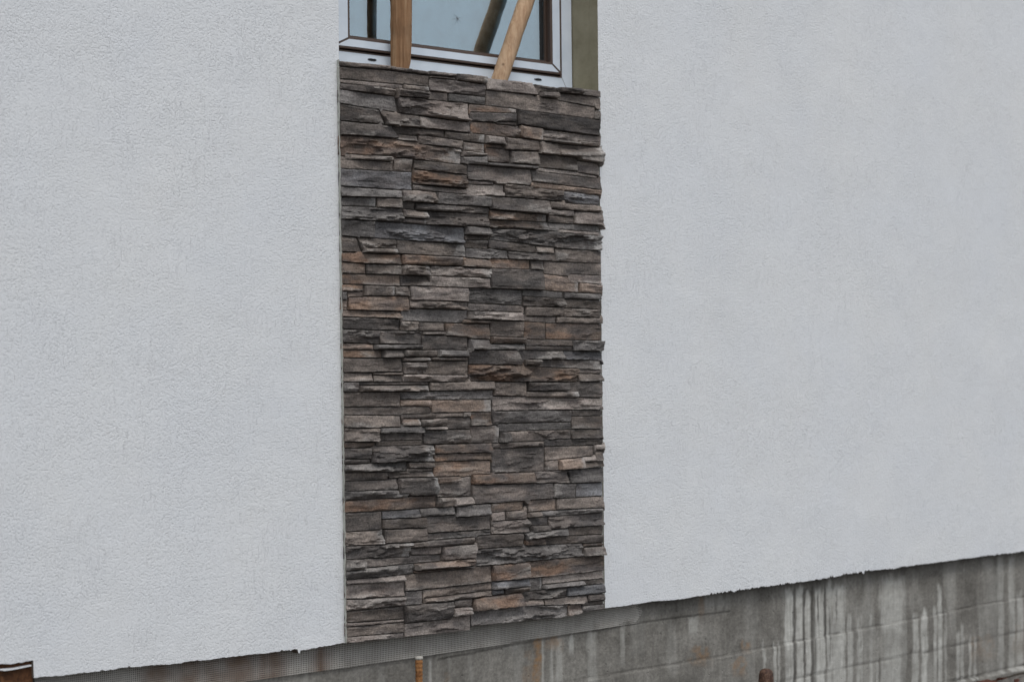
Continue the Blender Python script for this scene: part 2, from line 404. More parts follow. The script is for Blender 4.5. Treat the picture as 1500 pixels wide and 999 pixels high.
LIME = [st(1157, 13, 862, 1100, .85), st(1172, 10, 858, 1100, .85), st(1184, 8, 872, 1100, .8), st(1201, 14, 862, 1100, .8), st(1215, 8, 850, 1100, .75),
        st(1228, 20, 856, 1100, .75), st(1245, 8, 905, 1100, .6), st(1258, 5, 897, 1100, .6), st(1262, 3, 900, 1100, .6), st(1276, 5, 905, 1100, .75), st(1285, 4, 920, 1100, .6),
        st(1307, 32, 846, 1100, .62), st(1300, 22, 880, 1100, .5), st(1341, 9, 905, 1100, .6), st(1354, 9, 897, 1100, .85), st(1370, 5, 890, 1100, .7), st(1377, 6, 856, 1100, .8),
        st(1385, 4, 900, 1100, .4), st(1403, 5, 925, 1100, .6), st(1409, 5, 915, 1100, .55), st(1421, 4, 935, 1100, .6), st(1428, 4, 935, 1100, .55), st(1466, 9, 812, 1100, .42),
        st(1482, 9, 812, 1100, .5), st(1494, 9, 870, 1100, .55), st(1119, 4, 943, 1100, .6), st(1135, 4, 938, 1100, .75), st(1141, 3, 945, 1100, .65),
        st(1016, 14, 900, 926, .5), st(1040, 16, 870, 897, .35), st(1058, 18, 868, 895, .35), st(913, 7, 912, 972, .4), st(868, 14, 928, 1100, .4), st(838, 7, 932, 955, .6),
        st(820, 9, 932, 1100, .35), st(796, 4, 932, 1100, .5), st(809, 5, 940, 1100, .35), st(631, 3, 965, 1100, .5), st(660, 3, 960, 1100, .25), st(690, 6, 958, 1100, .2),
        st(1540, 30, 800, 1100, .5), st(1600, 14, 830, 1100, .5), st(1660, 30, 800, 1100, .45), st(560, 10, 975, 1100, .2), st(450, 20, 990, 1100, .2), st(1322, 12, 850, 1000, .3),
        st(1238, 4, 858, 900, .5), st(760, 14, 945, 1100, .18), st(935, 20, 905, 960, .14), st(985, 14, 910, 990, .14)]
RUST = [st(788, 11, 933, 1100, .75), st(775, 14, 960, 1100, .25), st(812, 24, 937, 948, .6), st(1026, 28, 953, 970, .55), st(1083, 24, 968, 987, .5), st(1094, 14, 941, 952, .6),
        st(1027, 8, 868, 900, .4), st(1442, 30, 935, 965, .18), st(1425, 8, 940, 965, .25), st(1492, 20, 920, 960, .10), st(470, 8, 940, 962, .6), st(405, 18, 950, 966, .5),
        st(350, 34, 958, 985, .6), st(278, 20, 965, 990, .5), st(230, 26, 968, 1010, .5), st(430, 40, 950, 970, .3), st(655, 10, 985, 1100, .18)]
DARK = [st(1163.5, 3.5, 862, 1100, .7), st(1178, 2.5, 862, 985, .7), st(1190, 4, 858, 1005, .65), st(1199, 2, 868, 912, .7), st(1209, 3, 862, 937, .75), st(1216, 2, 885, 970, .5),
        st(1226, 2, 868, 910, .6), st(1194, 3, 880, 1010, .5), st(1060, 4, 885, 897, .5), st(1048, 3, 885, 897, .5)]
def streak(L, px, py, x, jag):
    v = 0
    for cx, w_, y0, y1, s in L:
        d = abs(px + 1.4 * n3(py * .045, cx) + .7 * n3(py * .16, cx) - cx) / (w_ * .5)
        if d > 1.6 or py < y0 - 8 or py > y1 + 12: continue
        e = sstep(1.35, .65, d + jag * .35) * sstep(y0 - 7, y0 + 7, py + jag * 16) * sstep(y1 + 10, y1 - 10, py)
        v = max(v, e * s)
    return v
xs = spread((WALL_X0, -1.5, .1), (-1.5, .9, .009), (.9, 4.4, .0055), (4.4, WALL_X1, .05))
zs = spread((-.15, 0.0, .05), (0.0, .18, .0075), (.18, ZB + .06, .0045))
YC = .045
V, F, CA = [], [], []
for z in zs:
    for x in xs:
        y = YC + .0015 * fbm(x * 4, z * 12, 0, 3)
        nb = 0; jd = 0
        for k, (w_, s) in enumerate(JL):
            if k == 3 and not (w_[0][0] < x < w_[-1][0]): continue
            d = z - jz(w_, x)
            nb += d > 0
            g_ = math.exp(-(d / .0032) ** 2); y += .0032 * s * g_; jd = max(jd, g_ * s * (.42 + .5 * n3(x * 14, k)))
        y += .0025 * math.sin(nb * 2.3 + 1)                       # each form board stood slightly differently
        if z < JL[2][0][-1][1] - .012 and x > 2.4: y -= .018 + .014 * fbm(x * 13, z * 16, 0, 3)   # rough footing edge
        lm = ru = dk = 0
        if -1.6 < x < 4.5 and z > 0:
            px, py = proj((x, YC, z)); jag = n3(px * .21, py * .035, 7)
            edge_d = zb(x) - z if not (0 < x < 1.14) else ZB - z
            lm = streak(LIME, px, py, x, jag) * min(1.1, max(.5, 1.0 + .8 * fbm(x * 5, z * 7, 11, 3)))
            lm = max(lm, sstep(1.5, 2.2, x) * .24 * sstep(.05, .5, fbm(x * 7, z * 2.2, 17, 4))); stain_shade = sstep(.07, .0, edge_d + .02 * n3(x * 6, 3))
            ru = streak(RUST, px, py, x, fbm(x * 22, z * 26, 5, 4) * 1.9) * (.75 + .5 * n3(x * 50, z * 60)); dk = max(streak(DARK, px, py, x, jag), .3 * stain_shade)  # dark band below the render edge: brown stain plus painted-in shade
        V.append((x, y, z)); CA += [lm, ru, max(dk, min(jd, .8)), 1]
nx = len(xs)
for j in range(len(zs) - 1):
    for i in range(nx - 1):
        a = j * nx + i; F.append((a, a + 1, a + nx + 1, a + nx))
k0 = len(V)                                                       # back and sides of the footing wall
for x, y, z in ((WALL_X0, .42, -.15), (WALL_X1, .42, -.15), (WALL_X1, .42, ZB + .06), (WALL_X0, .42, ZB + .06)):
    V.append((x, y, z)); CA += [0, 0, 0, 1]
A0, A1, A2, A3 = 0, nx - 1, (len(zs) - 1) * nx + nx - 1, (len(zs) - 1) * nx
F += [(k0 + 1, k0, k0 + 3, k0 + 2), tuple([A3 + i for i in range(nx)] + [k0 + 2, k0 + 3]),
      tuple([j * nx for j in range(len(zs) - 1, -1, -1)] + [k0, k0 + 3][::1]), tuple([j * nx + nx - 1 for j in range(len(zs))] + [k0 + 2, k0 + 1])]
me = mesh('concrete_foundation', V, F)
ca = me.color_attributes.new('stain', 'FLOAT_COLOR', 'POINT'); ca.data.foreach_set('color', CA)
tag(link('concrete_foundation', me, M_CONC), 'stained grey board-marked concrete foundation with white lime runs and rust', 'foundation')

# ------------------------------------------------------------------ stone panel
OFF = {'A': (0, 0), 'B': (1000, 100), 'C': (0, 900), 'D': (1000, 1000), 'E': (0, 1800), 'F': (1000, 1900), 'G': (0, 2700), 'H': (1000, 2800), 'I': (0, 3500), 'J': (1000, 3400)}
# left, right, top-left, top-right, bottom-left, bottom-right (five units to a photograph pixel), face and colour, [skew left, skew right]
STONES = {
'A': '''35,425,42,80,80,105,fb|410,705,82,122,104,150,fd|708,890,118,142,148,162,fl|702,893,152,166,166,190,fb|893,1108,138,160,188,208,fb|38,705,85,155,172,230,fb
45,515,178,222,200,242,fl|518,697,215,235,245,265,fb|42,455,204,262,248,300,rb|455,697,250,290,300,322,rb|700,845,270,288,325,338,fb|708,1122,165,220,265,305,rl|848,1118,285,312,338,362,fg
42,458,255,312,345,412,fg,0,22|465,998,305,362,415,487,wl,22,0|45,335,368,410,480,505,fd,0,42|345,628,412,455,510,530,rb,42,0|628,992,460,500,530,572,fl|45,432,488,520,580,592,fd,0,45
440,818,530,560,565,605,rb,30,0|820,1105,562,590,612,648,fb|470,622,590,602,612,625,fb|625,950,592,630,650,690,fb|952,1105,640,652,698,722,fb|45,940,594,690,715,795,wo|942,1110,706,724,742,742,fl
938,1112,748,746,790,805,fg|95,430,725,750,760,778,rb|52,442,768,790,828,848,fb|445,582,755,765,845,855,fb|590,985,768,815,835,872,fb|585,978,842,890,945,978,wo|50,580,835,865,955,990,fu|583,985,952,988,985,1020,fl''',
'B': '''122,470,68,104,155,175,fl,0,35|480,645,113,138,165,172,rb|520,640,174,178,198,208,fb|645,815,138,148,178,190,rb|818,965,148,165,190,213,fl|648,968,184,215,222,290,fb|122,925,162,288,265,365,wb
915,955,320,325,370,375,fb|10,346,265,298,315,325,ro|12,346,320,332,385,388,fd|200,348,390,396,405,418,fb|15,372,388,430,470,500,ro|368,525,428,455,498,522,fo|350,950,308,382,405,490,fd
528,955,460,508,498,535,rl|535,800,505,552,525,565,fb|800,955,540,550,560,578,fb|118,250,498,510,545,552,fl|118,240,555,570,575,585,fo|262,508,515,540,595,605,fb|120,298,582,605,680,690,fo|300,503,608,612,690,710,fb
508,640,542,556,620,632,fb|645,958,558,580,630,692,rb|503,793,635,650,722,745,fb|795,948,692,700,755,785,fl|118,492,692,716,712,740,fg|495,945,728,788,750,800,fl|-15,455,708,742,815,848,fd
462,965,748,815,825,890,fd|445,960,835,893,868,925,ft|-18,180,822,830,845,850,fl|-18,252,850,870,925,935,rl|255,670,856,900,938,970,rb|692,950,900,940,980,1005,ru''',
'C': '''55,498,70,100,135,142,fg|55,318,144,152,200,205,fg|325,498,152,165,210,222,fb|55,508,212,230,300,318,wg|503,742,92,112,170,182,rb|503,595,182,190,222,230,fb|750,1140,115,148,188,206,fg|605,1138,192,228,238,258,rd
508,678,230,254,290,300,fb|512,680,298,310,320,335,fl|682,1138,248,280,335,362,wd|60,305,312,330,425,440,fg|308,968,328,372,440,488,wu|60,175,428,445,540,540,fb,0,38|180,470,440,462,512,518,rb,32,0
218,470,516,522,545,555,fb|472,960,465,490,550,575,fb|55,495,548,570,615,638,fo|498,930,568,590,635,645,fo|932,1140,588,612,650,662,fo|55,240,620,640,690,700,fo|240,497,638,642,705,710,fb|497,702,642,648,710,720,rb
706,1140,648,674,712,735,rl|50,495,708,716,775,790,fo|500,695,722,724,785,792,rb|698,1140,728,738,795,808,fl|50,225,785,790,828,830,fo|228,445,795,800,860,865,fb|445,558,800,805,860,865,rb|50,105,836,836,890,895,fg
108,222,838,832,868,868,fo|112,558,882,872,965,978,fo|50,110,902,905,965,970,ft|562,985,795,815,890,905,fl|562,988,906,920,950,965,rb''',
'D': '''150,572,42,75,128,165,fd|578,950,82,110,125,152,fb|548,758,128,150,165,185,fl|762,968,152,160,235,250,fl|150,570,140,178,205,220,ro|570,755,184,194,225,235,fb|148,578,212,232,265,275,rt|582,955,234,260,275,296,fg|660,955,282,300,302,320,fl
-35,150,258,268,316,322,fg|-35,150,322,332,358,352,fb|-35,135,362,366,408,415,fb|-35,282,415,455,485,492,rg|155,960,278,325,350,432,wg|140,487,358,410,400,445,fb|490,618,412,425,440,450,fb|288,640,455,462,495,512,rd
625,962,438,442,515,525,fb|150,440,495,505,560,565,fo|450,543,508,515,568,575,fb|548,968,514,540,600,612,fb|152,538,570,580,705,718,fd|542,798,608,664,715,738,ft|725,970,602,625,655,680,fl|805,970,674,688,735,745,ft
-12,388,712,735,815,825,rg|392,685,728,748,765,780,fg|392,688,772,790,838,845,rb|690,960,748,756,785,795,fg|692,960,792,800,850,860,rb|-10,405,820,850,875,880,rd|410,690,850,852,915,915,fb|692,955,862,868,915,925,rb
-10,395,880,890,940,945,rl|400,635,920,925,940,948,fl|640,960,922,930,945,955,fb''',
'E': '''60,495,72,85,115,128,rt|500,988,62,75,140,165,rg|60,488,124,140,208,215,fd|492,630,155,165,215,215,rb|632,818,168,170,225,225,fb|660,820,230,228,250,250,fl|945,1148,138,145,165,172,ft|822,1148,174,176,256,285,fo
60,338,212,225,308,320,rd|342,655,222,232,312,318,wd|60,295,312,325,352,355,rt|300,645,325,330,358,358,fg|652,988,258,265,358,360,fd|990,1138,290,290,360,362,fg|62,358,365,368,415,418,fo|362,508,365,368,412,412,fl
512,752,362,365,412,410,fb|755,985,365,368,412,412,fg|512,705,415,418,448,448,fb|705,982,415,418,440,440,fb|60,510,425,430,524,524,fb|300,508,527,527,546,546,fb|60,292,532,536,592,592,fb|300,505,550,552,592,592,fb
512,672,455,455,532,532,rb|675,985,446,450,540,540,fb|510,975,545,550,592,592,rl|65,182,602,605,670,668,rd|186,700,600,600,620,615,fd|192,700,624,620,665,665,wb|705,1172,600,592,660,652,fb
500,1178,672,662,720,722,rg|65,495,678,675,775,775,fb|502,722,728,730,772,775,ft|75,718,785,780,832,830,fb|726,1162,734,727,820,812,ft|75,495,842,855,928,925,fb|502,748,836,830,862,858,fb|750,945,826,825,850,848,fb
950,1012,820,820,850,850,fl|512,640,868,868,908,905,ft|642,825,880,868,920,915,fb|830,1010,865,862,938,935,fd|672,828,928,925,948,945,fl''',
'F': '''150,398,48,62,160,168,fb|402,558,70,78,182,186,fo|562,960,85,85,180,190,ro|148,403,166,172,212,212,ft|148,403,222,222,255,260,fg|408,750,188,195,228,230,fb|408,750,234,240,262,265,fd|755,960,195,200,268,270,rg
-5,345,265,270,365,365,fd,0,48|350,688,272,274,325,330,rg,40,0|692,965,274,277,335,338,ru|512,962,338,344,385,405,fd|402,508,335,338,365,368,fb|0,798,372,398,490,495,wo|802,965,410,412,432,435,fl|798,970,438,440,490,492,fb
178,425,500,500,598,598,fb|428,720,497,500,560,562,fb|724,975,498,498,605,612,fd|412,795,570,568,612,612,fb|170,975,604,618,705,695,rl|12,165,722,720,812,802,fo|168,755,717,707,800,785,fg|752,972,705,708,745,740,fd
752,980,752,746,838,838,fb|208,748,804,793,855,838,rg|15,218,828,830,942,938,fl|222,288,872,868,935,935,fd|292,748,868,850,928,905,rb|748,978,850,845,908,900,fb''',
'G': '''70,338,40,45,130,130,rb|340,668,35,32,72,68,fg|340,660,75,72,125,120,fd|68,308,138,140,180,172,rt|315,655,133,125,165,158,fb|662,1010,55,48,150,145,fd|75,278,187,182,262,258,fd|282,742,172,162,285,278,wd
745,1160,158,147,220,210,fo|742,1160,228,214,278,266,fo|740,1158,285,273,388,372,fo|75,275,266,264,300,290,fd|80,545,308,280,355,345,wg|550,743,285,282,325,325,fb|550,735,332,330,352,350,fl|402,738,358,353,390,385,rb
80,400,372,362,420,408,fb|88,465,428,415,485,475,fd|470,755,410,400,520,524,fd|90,548,512,488,560,545,rg|95,755,568,530,650,605,fo|760,930,400,392,446,425,ft|760,1012,450,398,540,532,rl|760,868,545,543,610,605,fb
870,1012,543,535,605,588,fl|85,358,662,655,795,780,fd|365,633,655,640,685,668,fu|637,890,638,612,665,640,fg|370,680,718,710,768,758,fb|895,1152,612,597,685,666,fg|684,1152,706,680,795,772,fd|690,1150,820,785,842,812,rg
85,370,800,782,896,880,rb|372,685,782,765,870,848,fb''',
'H': '''550,975,25,18,65,50,fd|920,990,55,55,95,98,fl|165,548,52,40,85,70,rb|165,553,90,76,255,245,wd|556,912,75,66,170,135,fb|556,652,182,176,240,238,fb|656,825,170,155,238,225,ft|830,918,145,140,180,175,fl|920,975,105,102,175,172,fb
830,978,188,180,222,215,fb|20,470,277,264,345,330,fo|475,712,258,247,335,330,rd,0,22|715,985,248,225,340,325,fg,25,0|20,608,356,342,485,445,fd|615,782,350,345,445,438,fg|785,985,345,340,435,425,fu|155,390,497,478,550,530,ft
425,635,468,455,545,535,ft|640,978,460,440,530,515,fb|165,260,562,548,620,605,fl|265,422,548,538,608,595,fb|428,510,550,546,585,582,fb|515,975,545,522,585,548,rg|158,438,622,600,708,690,rl|438,578,598,590,645,640,fd|445,585,655,648,688,683,fd
580,975,592,560,670,640,wd|388,720,710,672,745,715,rg,22,0|725,972,670,650,720,710,fb''',
'I': '''95,565,105,87,195,178,wd|572,1022,85,42,112,75,fb|560,793,120,105,160,150,fl,12,0|797,1040,108,87,200,185,fl|100,228,205,197,275,268,rd|230,790,195,168,248,200,rd|95,590,285,233,345,300,rg|595,1030,237,190,275,240,wt
595,1030,282,245,300,258,fo|95,528,350,312,378,350,fl|95,526,385,362,485,465,rl|95,526,490,470,570,530,rl|532,1160,306,250,426,362,fb|535,652,434,430,538,525,fg|660,1163,428,366,478,420,fb|668,1166,486,425,515,462,rb
95,520,585,545,660,635,fb|95,520,667,637,690,655,fl|95,520,700,658,765,730,fb|95,522,772,733,812,770,rl|526,872,542,502,660,632,fd|876,1010,498,482,548,540,fd|880,1010,555,545,600,595,rl|526,1010,668,615,770,720,rl''',
'J': '''38,385,130,110,210,180,fb|410,552,155,142,178,176,fo|555,978,142,114,182,165,fb|45,832,236,184,340,265,wg|838,980,192,182,205,195,fo|836,982,212,200,268,260,fl|167,418,346,326,455,430,fo|422,992,322,267,432,370,fo
167,425,460,437,515,488,fu|172,243,522,515,555,545,fu|247,428,510,494,545,525,fb|432,532,440,432,530,520,fg|538,990,437,380,475,428,fl|548,835,483,455,510,480,fg|840,992,452,437,478,465,fb|18,372,585,542,670,620,fo,0,30
378,712,542,502,600,570,rd,25,0|716,985,507,480,558,540,fu|412,545,602,588,625,618,fb|548,862,587,567,625,612,fb|865,985,557,547,610,600,fd|20,718,690,632,790,715,wg|722,825,645,630,715,690,fo|835,985,615,600,635,620,fb|822,990,642,627,690,665,fg'''}
PAL_GAIN = 1.0
PAL = {'b': ((.226, .188, .163), (.130, .108, .095)), 'g': ((.218, .200, .190), (.142, .128, .121)), 'd': ((.098, .086, .080), (.160, .136, .122)),
       'l': ((.330, .285, .257), (.225, .188, .169)), 'o': ((.212, .163, .132), (.128, .101, .088)), 'u': ((.196, .193, .200), (.122, .115, .117)), 't': ((.285, .217, .175), (.205, .163, .140))}
panel = empty('stone_panel', (0, 0, ZB))
tag(panel, 'brown and grey stacked ledge stone cladding panel under the window', 'stone cladding')
box('mortar_bed', M_MORTAR, panel, XL + .002, XR - .004, .002, .040, ZB + .004, ZB + 1.814)
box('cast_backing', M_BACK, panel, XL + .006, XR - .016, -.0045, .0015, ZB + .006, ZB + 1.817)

YS = -.020
bm = bmesh.new(); rows = []
for k in range(181):
    v = 35 + (4310 - 35) * k / 180; pf = at(490 + (40 + 57 * v / 4300) / 5, 80 + v / 5, YS); jg = .0014 * n3(k * .35, 1) + .0012 * n3(k * 1.1, 2)
    xs_ = pf.x - .0008 + .5 * jg
    rows.append([bm.verts.new(q) for q in ((xs_ + .004 + jg, .003, pf.z), (xs_, -.013 + .003 * n3(k * .5, 5), pf.z), (xs_ + .010, -.005, pf.z), (xs_ + .010, .003, pf.z))])
for a, b_ in zip(rows, rows[1:]):
    for i in range(4): bm.faces.new((a[i], a[(i + 1) % 4], b_[(i + 1) % 4], b_[i]))
bm.faces.new(rows[0]); bm.faces.new(rows[-1][::-1])
bm_done(bm, 'mortar_fillet', M_FILLET, panel, 0, False)
def make_stone(idx, gx, gt, gb, face, colr, skl, skr):
    """gx: columns, gt / gb: rows of the upper and lower edge at those columns (fifths of a photograph pixel)"""
    rnd = random.Random(idx * 77 + 5)
    def P(u, v): p = at(490 + u / 5, 80 + v / 5, YS); return p.x, p.z
    tp = np.array([P(u, v) for u, v in zip(gx, gt)]); bp = np.array([P(u, v) for u, v in zip(gx, gb)])
    shl = P(gx[0] + skl, gb[0])[0] - P(gx[0], gb[0])[0]; shr = P(gx[0] + skr, gb[0])[0] - P(gx[0], gb[0])[0]
    TL, TR, BL, BR = tp[0], tp[-1], bp[0] + (shl, 0), bp[-1] + (shr, 0)
    Wd = float(TR[0] - TL[0] + BR[0] - BL[0]) / 2; Hd = float(np.mean(tp[:, 1]) - np.mean(bp[:, 1]))
    nx = max(7, min(120, round(Wd / .0045))); ny = max(5, min(26, round(Hd / .0042)))
    su = np.linspace(0, 1, len(gx))
    so = rnd.uniform(0, 100)
    thin = Hd < .016
    H = rnd.uniform(.009, .030) + (.005 if face == 'w' else 0) - (.002 if thin else 0)
    if rnd.random() < .18: H = rnd.uniform(.005, .010)
    if gx[-1] > 1900 or gx[0] < 110: H *= .75
    tilt = rnd.uniform(-.008, .004); tiltx = rnd.uniform(-.006, .006)
    aw = {'f': .0036, 'r': .0082, 'w': .0130}[face] * min(1, Hd / .02 + .3)
    npl = 2 + int(Wd / .07)
    gap = rnd.uniform(.0006, .0017); r = rnd.uniform(.0018, .0036); eff = rnd.random() < .14
    ori = 1 if colr == 'o' else (.25 if colr in 't' else (.12 if rnd.random() < .3 else 0))
    side = rnd.choice((0, 1)) if colr != 'o' else 0
    c0, c1 = PAL[colr]; vj = PAL_GAIN * (rnd.uniform(.55, .8) if rnd.random() < .25 else rnd.uniform(.85, 1.35))
    V, C = [], []
    ts = [0, .035] + [.035 + .93 * (k + 1) / (ny - 1) for k in range(ny - 2)] + [.965, 1]
    ts = sorted(set(round(t, 4) for t in ts)); ss = sorted(set([0, min(.5, .003 / Wd)] + [k / nx for k in range(1, nx)] + [1 - min(.5, .003 / Wd), 1]))
    ztop = [float(q) for q in np.interp(ss, su, tp[:, 1])]; zbot = [float(q) for q in np.interp(ss, su, bp[:, 1])]
    zc = (sum(ztop) + sum(zbot)) / 2 / len(ss)
    PL = [(TL[0] + Wd * (k + rnd.random()) / npl, zc + Hd * rnd.uniform(-.4, .4), rnd.uniform(-.16, .16), rnd.uniform(-.5, .38), rnd.uniform(-.3, 1) * aw) for k in range(npl)]
    for t in ts:
        for js, s in enumerate(ss):
            wob = .0009 * n3((TL[0] + s * Wd) * 28, so, 1) + .0012 * n3((TL[0] + s * Wd) * 90, so, 2)
            wob2 = .0009 * n3((TL[0] + s * Wd) * 28, so, 5) + .0012 * n3((TL[0] + s * Wd) * 90, so, 6)
            zt = ztop[js] - gap + wob; zb_ = zbot[js] + gap + wob2
            z = lerp(zb_, zt, t)
            xl = lerp(BL[0], TL[0], t) + gap + .0018 * n3(so, z * 60, 3); xr = lerp(BR[0], TR[0], t) - gap + .0018 * n3(so, z * 60, 4)
            x = lerp(xl, xr, s)
            e = min((zt - z), (z - zb_), (x - xl) * 1.1, (xr - x) * 1.1)
            rr = r * (1 + .5 * n3(x * 60, z * 60, so))
            k = min(max(e / rr, 0), 1); rd = 1 - (1 - k) ** 2
            q = fbm(x * 11 + so, z * 42, so, 4)
            h = H + tilt * (t - .5) * 2 * (.5 if thin else 1) + tiltx * (s - .5) + aw * .55 * q
            vd = noise.voronoi(Vector((x * 13 + .25 * q, z * 52 + so, so)))[0]
            h += aw * .5 * (vd[1] - vd[0] - .35)
            pl = min(c5 + gx5 * (x - a5) + gz5 * (z - b5) for a5, b5, gx5, gz5, c5 in PL)
            h += max(-aw * 1.6, min(aw * .9, pl)) * (.8 if face == 'f' else 1.0)
            if face != 'f':
                dgl = (x * 7 + z * 26 * (1 if idx % 2 else -1)) + so
                rg = 1 - abs(n3(dgl, z * 34 + .6 * q, so)) * 2.2
                h += aw * .75 * (rg - .4)
                if face == 'w':
                    sw = math.sin((x * 16 + so) + (t - .5) * 3.4 + 1.3 * q)
                    h += .0055 * sw
            h += .0009 * fbm(x * 130, z * 170, so, 2)
            tq = fbm(x * 5 + so, z * 40 + .5 * q, so + 21, 3) * 2.2 * (1 if face != 'f' else .8)
            tf = math.floor(tq); tr_ = tq - tf; h += aw * .62 * (tf + sstep(.0, .22, tr_))
            h = min(max(h, .0045), .044)
            hh = h * (.70 + .30 * rd) if k < 1 else h
            V.append((x, -.004 - hh, z))
            m = sstep(-.25, .35, fbm(x * 9 + so, z * 24, so + 4, 3))
            cc = [lerp(a, b_, m) * vj for a, b_ in zip(c0, c1)]
            if ori:
                sx = s if side else 1 - s
                om = ori * sstep(-.15, .55, fbm(x * 10, z * 30 + so, so + 9, 3) + .55 * (sx - .45))
                cc = [lerp(a, b_, om * .5) for a, b_ in zip(cc, (.30, .175, .110))]
            dkm = sstep(.10, .45, fbm(x * 7 + 3, z * 20 + so, so + 13, 3)) * .5
            cc = [lerp(a, b_, dkm) for a, b_ in zip(cc, (.085, .077, .077))]
            wear_highlight = sstep(.3, .85, (h - H) / (aw + .002)) * .42 + (.38 if .15 < k < .8 else 0) * (n3(x * 70, z * 70, so) + .35)  # worn pale ridges, plus highlight on raised parts painted into the colour
            cc = [lerp(a, b_, min(max(wear_highlight, 0), .5)) for a, b_ in zip(cc, (.42, .385, .355))]
            if eff:
                em = sstep(.80, 1.0, s + .12 * n3(x * 60, z * 60, so)) * .55
                cc = [lerp(a, b_, em) for a, b_ in zip(cc, (.50, .48, .46))]
            C += cc + [1]
    NX, NZ = len(ss), len(ts); Fs = []
    for j in range(NZ - 1):
        for i in range(NX - 1):
            a = j * NX + i; Fs.append((a, a + 1, a + NX + 1, a + NX))
    loop = list(range(NX)) + [j * NX + NX - 1 for j in range(1, NZ)] + [(NZ - 1) * NX + i for i in range(NX - 2, -1, -1)] + [j * NX for j in range(NZ - 2, 0, -1)]
    k0 = len(V)
    for q in loop: V.append((V[q][0], -.001, V[q][2])); C += C[4 * q:4 * q + 4]
    for k, q in enumerate(loop):
        k2 = (k + 1) % len(loop); Fs.append((q, k0 + k, k0 + k2, loop[k2]))
    Fs.append(tuple(range(k0, k0 + len(loop))))
    me = mesh('stone', V, Fs)
    me.set_sharp_from_angle(angle=R_(26))
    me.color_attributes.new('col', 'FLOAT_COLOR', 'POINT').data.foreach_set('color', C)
    return link('stone', me, M_STONE, panel)
GW, GH, STEP = 503, 4340, 4
occ = np.zeros((GH, GW), bool); ST = []
def left_lim(v): return 40 + 57 * v / 4300
def right_lim(v): return 1966 + 24 * v / 4200
for key, txt in STONES.items():
    ox, oy = OFF[key]
    for ent in txt.replace('\n', '|').split('|'):
        p = ent.strip().split(','); x0, x1, tl, tr, bl, br = [float(q) for q in p[:6]]
        x0 += ox; x1 += ox; sk = [float(q) for q in p[7:9]] if len(p) > 7 else [0, 0]
        c0_, c1_ = math.ceil(x0 / STEP), min(math.floor(x1 / STEP), GW - 1)
        cs = list(range(max(c0_, 0, math.ceil(left_lim(tl + oy) / STEP)), min(c1_, math.floor(right_lim(tl + oy) / STEP)) + 1))
        ss_ = [(c * STEP - x0) / (x1 - x0) for c in cs]
        T = [lerp(tl, tr, q) + oy for q in ss_]; B = [lerp(bl, br, q) + oy for q in ss_]
        for c, t, b_ in zip(cs, T, B): occ[int(t):int(b_) + 1, c] = True
        ST.append([cs, T, B, p[6][0], p[6][1], sk, [0] * len(cs), [0] * len(cs)])
lo = [int(np.argmax(occ[:, c])) if occ[:, c].any() else 0 for c in range(GW)]
hi = [GH - 1 - int(np.argmax(occ[::-1, c])) if occ[:, c].any() else 0 for c in range(GW)]
# let every stone grow into the free room round it until it meets its neighbours
for it in range(22):
    for S in ST:
        cs, T, B, _, _, sk, gT, gB = S
        for k, c in enumerate(cs):
            t, b_ = int(T[k]), int(B[k])
            if gT[k] < 36 and t - 3 > lo[c] and not occ[t - 3:t, c].any(): occ[t - 2:t, c] = True; T[k] -= 2; gT[k] += 2
            if gB[k] < 36 and b_ + 4 < hi[c] and not occ[b_ + 1:b_ + 4, c].any(): occ[b_ + 1:b_ + 3, c] = True; B[k] += 2; gB[k] += 2
        if it % 2 == 0 and it < 16 and not any(sk):
            for e, dc in ((0, -1), (-1, 1)):
                c = cs[e] + dc; t, b_ = int(T[e]), int(B[e])
                if c < 1 or c >= GW - 1 or c * STEP < left_lim(t) or c * STEP > right_lim(t): continue
                if occ[t:b_ + 1, c].mean() < .02 and (dc < 0 or occ[t:b_ + 1, min(c + 1, GW - 1)].mean() < .3 or True):
                    occ[t:b_ + 1, c] = True
                    for arr, v in ((cs, c), (T, T[e]), (B, B[e]), (gT, gT[e]), (gB, gB[e])):
                        if e == 0: arr.insert(0, v)
                        else: arr.append(v)
def smooth3(a):
    a = np.array(a, float)
    if len(a) < 5: return a
    for _ in range(2):
        p = np.concatenate([[a[0]], a, [a[-1]]]); a = (p[:-2] + 2 * p[1:-1] + p[2:]) / 4
    return a
for idx, S in enumerate(ST):
    cs, T, B, fc, cl, sk, _, _ = S
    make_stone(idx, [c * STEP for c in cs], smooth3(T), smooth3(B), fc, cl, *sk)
print('stones', idx)

# ------------------------------------------------------------------ window
YF = .137
win = empty('window', (XL, YF, Z_SILL))
tag(win, 'narrow window in brown profiles covered by white protective film', 'window')
fx0, fx1, fz0, fz1 = XL + .004, XR - .004, Z_SILL + .004, Z_TOP - .004
ix0, ix1, iz0, iz1 = fx0 + .058, 1.078, ZB + 1.891, fz1 - .058        # inner edge of the frame
gx0, gx1, gz0, gz1 = .149, 1.023, ZB + 1.935, iz1 - .05               # inner edge of the sash
def ring(name, o, i, y0, y1, mat, parent, bev=.0015):
    bm = bmesh.new(); vs = []
    for y in (y0, y1):
        for (a, b_, c_, d_) in (o, i):
            vs.append([bm.verts.new(q) for q in ((a, y, c_), (b_, y, c_), (b_, y, d_), (a, y, d_))])
    Of, If, Ob, Ib = vs
    for k in range(4):
        m = (k + 1) % 4
        bm.faces.new((Of[k], Of[m], If[m], If[k])); bm.faces.new((Ob[k], Ib[k], Ib[m], Ob[m]))
        bm.faces.new((Of[k], Ob[k], Ob[m], Of[m])); bm.faces.new((If[k], If[m], Ib[m], Ib[k]))
    return bm_done(bm, name, mat, parent, bev)
